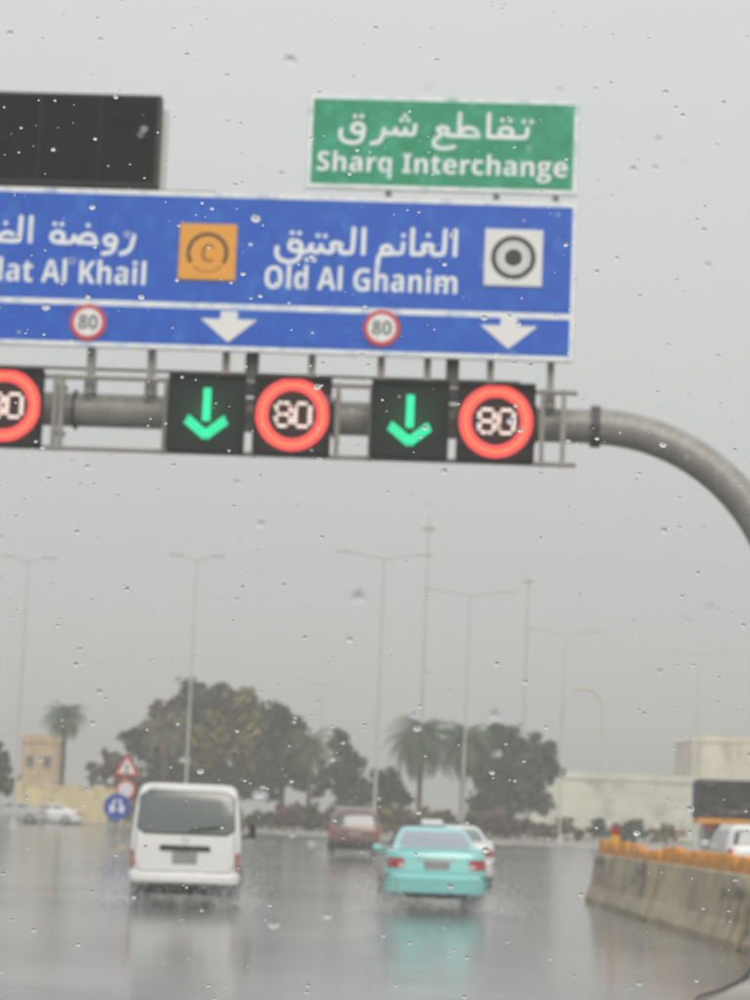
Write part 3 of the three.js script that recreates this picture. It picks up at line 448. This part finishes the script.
// ---------------------------------------------------------------- concrete barriers and what stands on them
{
  const prof = [[-0.3, 0], [-0.3, 0.08], [-0.19, 0.33], [-0.105, 0.96], [-0.085, 0.98], [0.085, 0.98], [0.105, 0.96], [0.19, 0.33], [0.3, 0.08], [0.3, 0]];
  const s = new THREE.Shape(prof.map((p) => new THREE.Vector2(...p))), L = 3.0;
  const base = new THREE.ExtrudeGeometry(s, { depth: L - 0.09, bevelEnabled: true, bevelSize: 0.02, bevelThickness: 0.025, bevelSegments: 2 }).translate(0, 0.02, -L / 2 + 0.045);
  const top = (k) => { const sh = new THREE.Shape(); const n = 5; sh.moveTo(-0.68, 0); for (let i = 0; i < n; i++) { const x0 = -0.68 + 1.36 * i / n, x1 = x0 + 1.36 / n, hi = 0.17 + 0.06 * hash(i, k) + 0.12 * hash(k, 3); sh.lineTo(x0, hi); sh.lineTo(x0 + 0.17, hi); sh.lineTo(x0 + 0.19, 0.14); sh.lineTo(x1, 0.14); } sh.lineTo(0.68, 0); return new THREE.ExtrudeGeometry(sh, { depth: 0.12, bevelEnabled: true, bevelSize: 0.008, bevelThickness: 0.01, bevelSegments: 1 }).translate(0, 0, -0.06).rotateY(Math.PI / 2); };
  for (let i = 0; i < 10; i++) {
    const g = base.clone(), p = g.attributes.position, uv = g.attributes.uv; for (let k = 0; k < p.count; k++) uv.setXY(k, (p.getZ(k) + L / 2) / 6.5 + i * 0.37, (p.getY(k) + Math.abs(p.getX(k)) * 0.2) / 1.1 * 0.5 + i * 0.21);
    const z = -49.6 + i * L, b = mesh('concrete_barrier', g, M.concrete); b.position.set(6.32 + 0.03 * Math.sin(i * 2.3), 0, z); b.rotation.y = 0.012 * Math.sin(i * 3.1);
    tag(b, i === 0 ? 'stained concrete barrier ending the row, under the yellow warning lamp' : 'stained concrete barrier segment in the row along the road edge', 'barrier', 'concrete barrier row');
    for (const dz of [-0.74, 0.74]) { const t = mesh('plastic_topper', top(i * 2 + (dz > 0)), M.orange); t.position.set(6.32 + 0.03 * Math.sin(i * 2.3), 0.993, z + dz); t.rotation.y = 0.02 * Math.sin(i * 5 + dz); tag(t, 'notched orange plastic unit mounted on top of the concrete barriers', 'barrier topper', 'orange units on the barriers'); }
  }
  const w = thing('warning_lamp', 'yellow warning lamp with red lens on the barrier end', 'lamp', [6.32, 1.13, -48.86]);
  mesh('battery_box', rbx(0.2, 0.26, 0.16, 0.03, 0, 0.15, 0), std(lin(0.72, 0.42, 0.04), 0.5), w); mesh('lens', [cylZ(0.1, 0.09, 0, 0.37, 0, 24)], M.redLens, w); mesh('lens_bracket', bx(0.05, 0.08, 0.06, 0, 0.28, 0), M.plastic, w);
}

// ---------------------------------------------------------------- road signs left of the van
function signpost(name, label, x, z, top) { const t = thing(name, label, 'road sign', [x, 0, z]); mesh('post', cyl(0.04, 0.04, top, 0, top / 2, 0, 12), M.steel, t); mesh('footing', cyl(0.16, 0.2, 0.1, 0, 0.05, 0, 16), M.concrete, t); return t; }
{
  const t = signpost('mandatory_sign', 'round blue road sign with two white arrows beside the van', -6.6, -86, 2.02);
  const disc = mesh('sign_disc', cylZ(0.47, 0.03, 0, 1.54, 0.06, 40), std(lin(0.03, 0.10, 0.42), 0.45), t);
  const sh = new THREE.Shape(); for (const [i, p] of [[0.05, 0.3], [0.11, 0.3], [0.2, 0.02], [0.28, 0.05], [0.23, -0.24], [0.0, -0.1], [0.1, -0.05]].entries()) i ? sh.lineTo(...p) : sh.moveTo(...p);
  const ag = new THREE.ExtrudeGeometry(sh, { depth: 0.006, bevelEnabled: false }); mesh('arrow', ag.clone().translate(0, 1.54, 0.078), std(lin(0.8, 0.8, 0.8), 0.5), disc); mesh('arrow', ag.clone().rotateY(Math.PI).translate(0, 1.54, 0.086), std(lin(0.8, 0.8, 0.8), 0.5), disc);
  const u = signpost('warning_sign', 'red bordered triangular road sign above a round plate behind the van', -6.76, -92, 3.3);
  const tri = (r, d, z) => new THREE.CylinderGeometry(r, r, d, 3).rotateX(Math.PI / 2).rotateZ(Math.PI).translate(0, 3.0, z);
  const tp = mesh('triangle_plate', tri(0.6, 0.03, 0.06), std(lin(0.5, 0.04, 0.04), 0.5), u); mesh('triangle_face', tri(0.4, 0.008, 0.08), std(lin(0.75, 0.75, 0.74), 0.5), tp); mesh('pictogram', [bx(0.07, 0.26, 0.008, 0, 3.02, 0.088), bx(0.07, 0.06, 0.008, 0, 2.84, 0.088)], M.black, tp);
  const rp = mesh('round_plate', cylZ(0.38, 0.03, 0, 2.2, 0.06, 36), std(lin(0.5, 0.05, 0.05), 0.5), u); mesh('plate_face', cylZ(0.29, 0.008, 0, 2.2, 0.08, 36), std(lin(0.72, 0.68, 0.68), 0.5), rp);
}

// ---------------------------------------------------------------- street lamps
function streetLamp(label, x, z, h, span, group = 'double armed street lamps') {
  const t = thing('street_lamp', label, 'street lamp', [x, 0, z], 0, group);
  mesh('pole', cyl(0.04, 0.085, h, 0, h / 2, 0, 12), M.lampSteel, t); mesh('base', cyl(0.24, 0.28, 0.5, 0, 0.25, 0, 12), M.lampSteel, t);
  for (const s of [-1, 1]) { const a = mesh('arm', bar([0, h - 0.08, 0], [s * (span - 0.4), h + 0.22, 0], 0.045, 0.035), M.lampSteel, t); mesh('lamp_head', rbx(0.8, 0.09, 0.28, 0.05, s * (span - 0.1), h + 0.24, 0), M.lampSteel, a); }
  return t;
}
function highMast(label, x, z, h) {
  const t = thing('high_mast_light', label, 'street lamp', [x, 0, z], 0, 'tall floodlight masts');
  mesh('pole', cyl(0.08, 0.2, h, 0, h / 2, 0, 14), M.lampSteel, t); mesh('head_ring', new THREE.TorusGeometry(0.36, 0.05, 8, 24).rotateX(Math.PI / 2).translate(0, h - 0.3, 0), M.lampSteel, t);
  mesh('finial', cyl(0.02, 0.16, 0.9, 0, h + 0.45, 0, 10), M.lampSteel, t);
  for (let i = 0; i < 8; i++) { const a = i / 8 * 2 * Math.PI; mesh('floodlight', rbx(0.24, 0.22, 0.2, 0.04).translate(0, h - 0.42, 0.48).rotateY(a), M.lampSteel, t); }
}
const LAMPS = [[-16.3, -137, 15.2, 1.3, 'street lamp beside the fan palm, two short arms'], [-6.7, -137, 15.7, 1.3, 'street lamp in front of the large olive tree, two short arms'], [3.7, -126, 15.1, 2.25, 'street lamp with wide arms rising from behind the roof of the taxi'], [9.6, -146, 15.2, 2.4, 'street lamp with wide arms just right of the palm beside the round tree'], [18.7, -176, 15.4, 2.6, 'faint street lamp with wide arms before the slender arch'], [33.3, -205, 16.4, 2.4, 'faint street lamp with wide arms before the pale long building'], [1.3, -215, 13.1, 2.0, 'faint low street lamp behind the gap between the trees']];
for (const [x, z, h, s, l] of LAMPS) streetLamp(l, x, z, h, s);
highMast('tall floodlight mast over the palm behind the taxi', 9.75, -205, 26.6); highMast('tall floodlight mast over the right edge of the dark round tree', 21.2, -235, 25.4);

// ---------------------------------------------------------------- trees, palms, shrubs
const leafMat = phy({ color: 0xffffff, vertexColors: true, roughness: 0.85, transmission: 0.25, thickness: 0, side: THREE.DoubleSide });
function leaves(blobs, size, colors) {                // blobs: [x, y, z, rx, ry, rz, clumps, leaves per clump, colour number]
  const pos = [], col = [], nor = [], c = new THREE.Color(), a = new THREE.Vector3(), b = new THREE.Vector3(), n = new THREE.Vector3();
  for (const [X, Y, Z, rx, ry, rz, nc, nl, ci] of blobs) for (let k = 0; k < nc; k++) {
    const th = rnd(0, 6.283), cz = rnd(-0.75, 1), sr = Math.sqrt(1 - cz * cz), rr = Math.pow(rnd(), 0.45);
    const cx = X + rx * rr * sr * Math.cos(th), cy = Y + ry * rr * cz, cw = Z + rz * rr * sr * Math.sin(th), cr = rnd(0.35, 0.75) * Math.min(rx, ry) * 0.42, tone = rnd(0.55, 1.45), pick = colors[ci % colors.length];
    for (let i = 0; i < nl; i++) {
      n.set(rnd(-1, 1), rnd(-1, 1), rnd(-1, 1)).normalize(); const q = cr * Math.pow(rnd(), 0.5), px = cx + n.x * q * 1.25, py = cy + n.y * q, pz = cw + n.z * q * 1.25;
      a.set(rnd(-1, 1), rnd(-1, 0.6), rnd(-1, 1)).normalize(); b.set(rnd(-1, 1), rnd(-1, 1), rnd(-1, 1)).cross(a).normalize(); const s = size * rnd(0.6, 1.3), w = s * 0.42;
      n.crossVectors(a, b).normalize(); if (n.y < 0) n.negate();
      const P = [[0, 0], [w, s * 0.5], [0, s], [-w, s * 0.5]].map(([u, v]) => [px + a.x * v + b.x * u, py + a.y * v + b.y * u, pz + a.z * v + b.z * u]);
      pos.push(...P[0], ...P[1], ...P[2], ...P[0], ...P[2], ...P[3]); const v = tone * rnd(0.8, 1.2); c.setRGB(pick[0] * v, pick[1] * v, pick[2] * v); for (let m = 0; m < 6; m++) { col.push(c.r, c.g, c.b); nor.push(n.x, n.y, n.z); }
    }
  }
  const g = new THREE.BufferGeometry(); g.setAttribute('position', new THREE.Float32BufferAttribute(pos, 3)); g.setAttribute('normal', new THREE.Float32BufferAttribute(nor, 3)); g.setAttribute('color', new THREE.Float32BufferAttribute(col, 3)); return g;
}
function limbs(h, blobs, r) {
  const L = [bar([0, -0.1, 0], [0.15, h * 0.45, 0.1], r, r * 0.75, 10), bar([0.15, h * 0.45, 0.1], [0.1, h * 0.8, 0], r * 0.75, r * 0.3, 8)];
  for (const [X, Y, Z] of blobs) L.push(bar([0.15 * rnd(), h * rnd(0.3, 0.55), 0], [X * 0.9, Y - 0.2, Z * 0.9], r * 0.5, r * 0.12, 7)); return L;
}
function tree(name, label, pos, h, blobs, colors, size = 0.44, r = 0.28) {
  const t = thing(name, label, 'tree', pos); mesh('trunk', limbs(h, blobs, r), M.bark, t);
  const c = mesh('crown', leaves(blobs, size, colors), leafMat, t); return t;
}
const G1 = [0.12, 0.175, 0.065], G2 = [0.075, 0.125, 0.052], OL = [0.46, 0.37, 0.12], BR = [0.22, 0.16, 0.09], G3 = [0.115, 0.155, 0.06];
tree('olive_tree', 'largest tree, broad olive brown crown rising behind the van', [-7.6, 0.1, -206], 12, [[-1.2, 10.2, 0, 2.6, 2.4, 2.6, 46, 60, 0], [1.6, 9.2, 0, 3.0, 2.4, 2.6, 56, 60, 1], [-3.4, 7.6, 0.4, 2.6, 2.2, 2.4, 40, 60, 2], [0.6, 6.4, 1.2, 3.6, 2.4, 2.4, 70, 60, 3], [4.0, 6.6, 0.4, 2.6, 2.6, 2.4, 48, 60, 1], [-1.5, 3.8, 0.6, 4.0, 2.2, 2.4, 60, 60, 2], [3.6, 3.6, 0.8, 3.0, 2.2, 2.2, 50, 60, 4]], [G1, OL, G2, OL, G3]);
tree('acacia_tree', 'ragged open brown green tree leaning beside the largest tree', [-14.8, 0.1, -203], 9.5, [[-1.6, 4.4, 0, 1.8, 1.5, 1.8, 26, 50, 0], [0.6, 6.6, 0, 1.6, 1.3, 1.6, 22, 50, 1], [2.6, 8.8, 0, 1.9, 1.7, 1.6, 28, 50, 0], [2.4, 6.2, 0, 1.9, 1.5, 1.6, 26, 50, 0], [2.0, 3.6, 0, 2.2, 1.9, 2, 34, 50, 1], [-0.4, 2.3, 0, 2.6, 1.4, 2, 30, 50, 2]], [BR, G1, G2], 0.34, 0.2);
tree('broadleaf_tree', 'narrow dark green tree close right of the olive tree', [-1.9, 0.1, -199], 10, [[0, 8.9, 0, 1.7, 1.6, 1.7, 34, 60, 0], [0.7, 7.2, 0, 1.9, 1.7, 1.8, 36, 60, 1], [-0.8, 6.6, 0, 1.5, 1.6, 1.6, 26, 60, 0], [0.5, 4.6, 0, 2.0, 2.0, 1.8, 36, 60, 2]], [G2, G1, G3]);
tree('broadleaf_tree', 'sparse small green tree before the faint low street lamp', [3.2, 0.1, -200], 8.4, [[-0.2, 7.2, 0, 1.0, 1.3, 1.1, 16, 50, 0], [0.6, 5.6, 0, 1.5, 1.5, 1.4, 22, 50, 1], [-0.9, 4.2, 0, 1.6, 1.8, 1.5, 26, 50, 0], [0.8, 3.2, 0, 1.6, 1.6, 1.4, 24, 50, 2]], [G2, G1, G3], 0.34, 0.2);
tree('broadleaf_tree', 'low bushy green tree between the palm and the sparse tree', [6.6, 0.1, -198], 5.2, [[0, 4.2, 0, 1.4, 1.2, 1.3, 20, 50, 0], [0.6, 2.8, 0, 1.7, 1.6, 1.5, 28, 50, 1], [-1, 2.6, 0, 1.4, 1.4, 1.4, 20, 50, 0]], [G1, G3], 0.34, 0.18);
tree('broadleaf_tree', 'dense dark round tree before the left end of the pale building', [16.6, 0.1, -196], 9.2, [[-0.6, 7.8, 0, 2.0, 1.5, 2, 40, 60, 0], [1.6, 7.0, 0, 2.0, 1.5, 2, 40, 60, 1], [-2.2, 6.2, 0, 1.8, 1.6, 1.8, 36, 60, 0], [3.0, 5.6, 0, 1.4, 1.6, 1.6, 26, 60, 0], [0.4, 5.0, 0.3, 2.6, 2.2, 2.2, 60, 60, 1], [-1.6, 3.4, 0, 2.2, 1.9, 2, 40, 60, 0], [1.6, 3.2, 0, 2.0, 1.8, 2, 36, 60, 0]], [G2, G1], 0.34, 0.3);
tree('broadleaf_tree', 'dark tree cut by the frame beside the beige house', [-24.9, 0.1, -191], 6, [[0, 4.6, 0, 1.7, 1.5, 1.6, 30, 55, 0], [0.6, 3.0, 0, 1.9, 1.5, 1.7, 34, 55, 1]], [G2, G1], 0.34, 0.2);
function palm(label, pos, h, fr, len, droop, colors) {
  const t = thing('palm_tree', label, 'tree', pos);
  const pts = []; for (let i = 0; i <= 14; i++) { const y = h * i / 14; pts.push(new THREE.Vector2(0.2 + 0.08 * Math.exp(-y * 1.5) + 0.022 * (i % 2), y)); } pts.push(new THREE.Vector2(0.02, h + 0.2));
  mesh('trunk', new THREE.LatheGeometry(pts, 12), M.bark, t);
  const pos3 = [], col = [], idx = [], v = new THREE.Vector3();
  for (let k = 0; k < fr; k++) {
    const az = k * 2.39996 + rnd(-0.2, 0.2), up = lerp(1.35, -0.65, k / fr) + rnd(-0.12, 0.12), L = len * rnd(0.85, 1.1), tone = rnd(0.8, 1.2), c = colors[k % colors.length];
    const P = (s) => { const e = up - droop * s * s, r = L * s * Math.cos(up - droop * 0.45 * s * s); return [Math.cos(az) * r, h + L * s * Math.sin(up - droop * 0.5 * s * s), Math.sin(az) * r]; };
    const side = [-Math.sin(az), 0, Math.cos(az)];
    for (let i = 2; i <= 22; i++) { const s = i / 22, p = P(s), q = P(Math.min(1.04, s + 0.1)), w = len * 0.24 * Math.sin(Math.PI * clamp(0.12 + s * 0.86)) ;
      for (const sg of [-1, 1]) { const tip = [q[0] + side[0] * w * sg, q[1] - w * 0.45, q[2] + side[2] * w * sg], m = P(Math.min(1, s + 0.035)); const o = pos3.length / 3; pos3.push(...p, ...tip, ...m); for (let z = 0; z < 3; z++) col.push(c[0] * tone, c[1] * tone, c[2] * tone); idx.push(o, o + 1, o + 2); } }
  }
  const g = new THREE.BufferGeometry(); g.setAttribute('position', new THREE.Float32BufferAttribute(pos3, 3)); g.setAttribute('color', new THREE.Float32BufferAttribute(col, 3)); g.setIndex(idx); g.computeVertexNormals();
  mesh('crown', g, leafMat, t); return t;
}
palm('slim palm with round crown standing over the beige wall', [-21.4, 0.1, -214], 8.9, 76, 2.15, 1.5, [G2, G1]);
palm('bushy palm with drooping fronds behind the taxi', [9.3, 0.1, -195], 7.6, 84, 3.1, 1.6, [G2, G1, G3]);
palm('bushy palm leaning into the dark round tree', [12.7, 0.1, -193.5], 7.4, 80, 2.9, 1.6, [G2, G1]);
palm('palm half hidden by the narrow dark green tree', [0.4, 0.1, -197], 6.6, 42, 2.6, 1.4, [G1, G3]);
palm('ragged palm among the branches of the acacia', [-11.6, 0.1, -199], 7.6, 40, 2.6, 1.4, [BR, G1]);
{ // shrubs at the foot of the trees
  const PK = [0.3, 0.17, 0.15], SA = [0.32, 0.27, 0.17];
  const list = [[-3.4, 0], [-1.4, 3], [0.4, 0], [2.2, 2], [4.0, 0], [5.6, 1], [7.4, 2], [9.4, 1], [11.0, 2], [12.8, 0], [14.6, 3], [16.4, 3], [18.2, 2], [20.4, 2], [22.6, 0], [25.2, 0], [28, 1], [-5.4, 1], [-9.6, 0], [-12.4, 2], [1.3, 3], [3.1, 2], [4.8, 2], [6.5, 0], [8.3, 3], [10.2, 2], [13.7, 2], [15.6, 2], [-2.3, 2], [-0.5, 2]];
  list.forEach(([x, c], i) => { const h = rnd(1.2, 2.1), t = thing('shrub', ['leafy green shrub in the planted strip under the trees', 'dry olive shrub in the planted strip under the trees', 'sandy brown shrub in the planted strip under the trees', 'dusty pink flowering shrub in the planted strip under the trees'][c], 'shrub', [x + rnd(-0.3, 0.3), 0.1, -181 - rnd(0, 6)], 0, 'shrubs under the trees');
    mesh('stems', [bar([0, 0, 0], [0.2, h * 0.6, 0.1], 0.05, 0.02, 6), bar([0, 0, 0], [-0.3, h * 0.6, 0], 0.05, 0.02, 6)], M.bark, t);
    mesh('foliage', leaves([[0, h * 0.62, 0, 1.3, h * 0.55, 0.9, 30, 40, 0]], 0.26, [[G1, OL, SA, PK][c]]), leafMat, t); });
}

// ---------------------------------------------------------------- far buildings
const wallTex = (r, g, b) => std(0xffffff, 0.85, 0, { map: tex(256, 256, (u, v) => { const s = 1 + 0.16 * tile(u, v, 4, 7, 5) - 0.22 * clamp(2.2 * tile(u, v, 9, 20, 3, 4)); return [r * s, g * s, b * s]; }, true) });
M.beige = wallTex(0.80, 0.70, 0.56); M.sand = wallTex(0.84, 0.78, 0.62); M.pale = wallTex(0.85, 0.86, 0.8); M.cream = wallTex(0.9, 0.87, 0.78); M.pearl = wallTex(0.86, 0.87, 0.85);
M.window = phy({ color: lin(0.06, 0.07, 0.075), roughness: 0.1, clearcoat: 1 });
function building(name, label, x0, x1, h, z, depth, mat, cols, floors, ww, wh, sillH = 1) {
  const w = x1 - x0, t = thing(name, label, 'building', [(x0 + x1) / 2, 0, z - depth / 2]);
  mesh('wall', bx(w, h, depth, 0, h / 2, 0), mat, t);
  const rf = mesh('roof', bx(w + 0.3, 0.3, depth + 0.3, 0, h + 0.15, 0), mat, t); mesh('parapet', [bx(w, 0.5, 0.25, 0, h + 0.55, depth / 2 - 0.13), bx(w, 0.5, 0.25, 0, h + 0.55, -depth / 2 + 0.13)], mat, rf);
  for (let f = 0; f < floors; f++) for (let c = 0; c < cols; c++) { const win = mesh('window', bx(ww, wh, 0.08, -w / 2 + (c + 0.5) * w / cols, sillH + f * (h - 0.6) / floors + wh / 2, depth / 2 + 0.01), M.window, t); mesh('frame', [bx(ww + 0.2, 0.1, 0.14, -w / 2 + (c + 0.5) * w / cols, sillH + f * (h - 0.6) / floors - 0.05, depth / 2 + 0.05)], mat, win); }
  return t;
}
building('house', 'tall beige house rising behind the low beige wall', -29.3, -25.7, 7.6, -250, 6, M.beige, 2, 2, 0.7, 1.1, 1.6);
building('long_building', 'pale long building behind the planted strip, beyond the dark tree', 24.8, 52, 6.3, -262, 14, M.pale, 9, 0, 1.6, 1.2, 3.2);
building('office_block', 'cream block rising over the pale long building', 48.5, 66, 12.3, -302, 14, M.cream, 5, 0, 1.2, 1.4, 9.2);
{ // boundary wall
  const t = thing('boundary_wall', 'low beige wall with pillars behind the parked cars', 'wall', [-17.8, 0.12, -188]);
  mesh('wall', bx(8.7, 2.6, 0.3, 0, 1.3, 0), M.sand, t); mesh('coping', bx(8.9, 0.14, 0.46, 0, 2.68, 0), M.sand, t);
  for (let i = 0; i < 5; i++) mesh('pillar', rbx(0.5, 2.95, 0.5, 0.02, -4.2 + i * 2.1, 1.48, 0.03), M.sand, t);
  mesh('gate', rbx(0.9, 2.0, 0.08, 0.02, 3.15, 1.01, 0.22), std(lin(0.16, 0.17, 0.22), 0.5), t);
}
{ // slender arch in the haze
  const t = thing('arch_monument', 'faint slender arch standing behind the pale long building', 'monument', [48.2, 0, -420]); t.scale.setScalar(1.3);
  mesh('arch_rib', new THREE.TorusGeometry(2.8, 0.26, 8, 40, Math.PI).translate(0, 16.4, 0), M.pale, t);
  for (const x of [-2.8, 2.8]) { const c = mesh('column', cyl(0.26, 0.34, 16.4, x, 8.2, 0, 14), M.pale, t); mesh('column_base', rbx(1.1, 0.8, 1.1, 0.05, x, 0.4, 0), M.pale, c); }
}

// ---------------------------------------------------------------- the rain: drops of water hanging in the air, all round the camera
{
  const water = phy({ color: 0xffffff, roughness: 0, transmission: 1, thickness: 0.003, ior: 1.33 });
  const ball = new THREE.SphereGeometry(1, 10, 8), m4 = new THREE.Matrix4(), q = new THREE.Quaternion(), N = 20000;
  const rain = new THREE.InstancedMesh(ball, water, N), e = new THREE.Euler();
  for (let i = 0; i < N; i++) {
    let x, y, z; do { x = rnd(-2.2, 2.2); y = rnd(0.2, 3.4); z = rnd(-4.2, 0.6); } while (Math.hypot(x, y - 1.65, z) < 1.0);
    const r = 0.0008 + 0.003 * Math.pow(rnd(), 3.5); q.setFromEuler(e.set(rnd(-0.3, 0.3), 0, rnd(-0.3, 0.3)));
    rain.setMatrixAt(i, m4.compose(new THREE.Vector3(x, y, z), q, new THREE.Vector3(r * 1.15, r * 0.85, r * 1.15)));
  }
  rain.name = 'rain'; tag(rain, 'falling raindrops in the air before the gantry', 'rain', null, 'stuff'); scene.add(rain);
}

{ // water thrown up by the wheels
  const mist = phy({ color: lin(0.86, 0.87, 0.87), roughness: 1, transmission: 0.5, thickness: 0, side: THREE.DoubleSide }), bead = new THREE.IcosahedronGeometry(1, 0), m4 = new THREE.Matrix4(), q = new THREE.Quaternion(), P = new THREE.Vector3(), S = new THREE.Vector3();
  for (const [x, zr, w, n, who] of [[-2.0, -42.3, 0.95, 8500, 'white van'], [2.42, -44.2, 0.95, 9500, 'turquoise taxi'], [1.95, -91.2, 0.95, 4200, 'brownish car']]) {
    const im = new THREE.InstancedMesh(bead, mist, n);
    for (let i = 0; i < n; i++) {
      const back = 3.4 * Math.pow(rnd(), 1.4), side = rnd() < 0.75 ? (rnd() < 0.5 ? -1 : 1) * w * 0.85 + 0.5 * (rnd() + rnd() - 1) : rnd(-w, w), h = -Math.log(1 - 0.98 * rnd()) * (0.13 + 0.09 * back), r = rnd(0.004, 0.009);
      im.setMatrixAt(i, m4.compose(P.set(x + side * (1 + 0.12 * back), 0.01 + Math.min(h, 1.1), zr + back), q, S.set(r, r, r)));
    }
    im.name = numbered('road_spray'); tag(im, 'fine water spray thrown up behind the ' + who, 'spray', 'road spray behind moving cars', 'stuff'); scene.add(im);
  }
}

renderer.render(scene, camera);
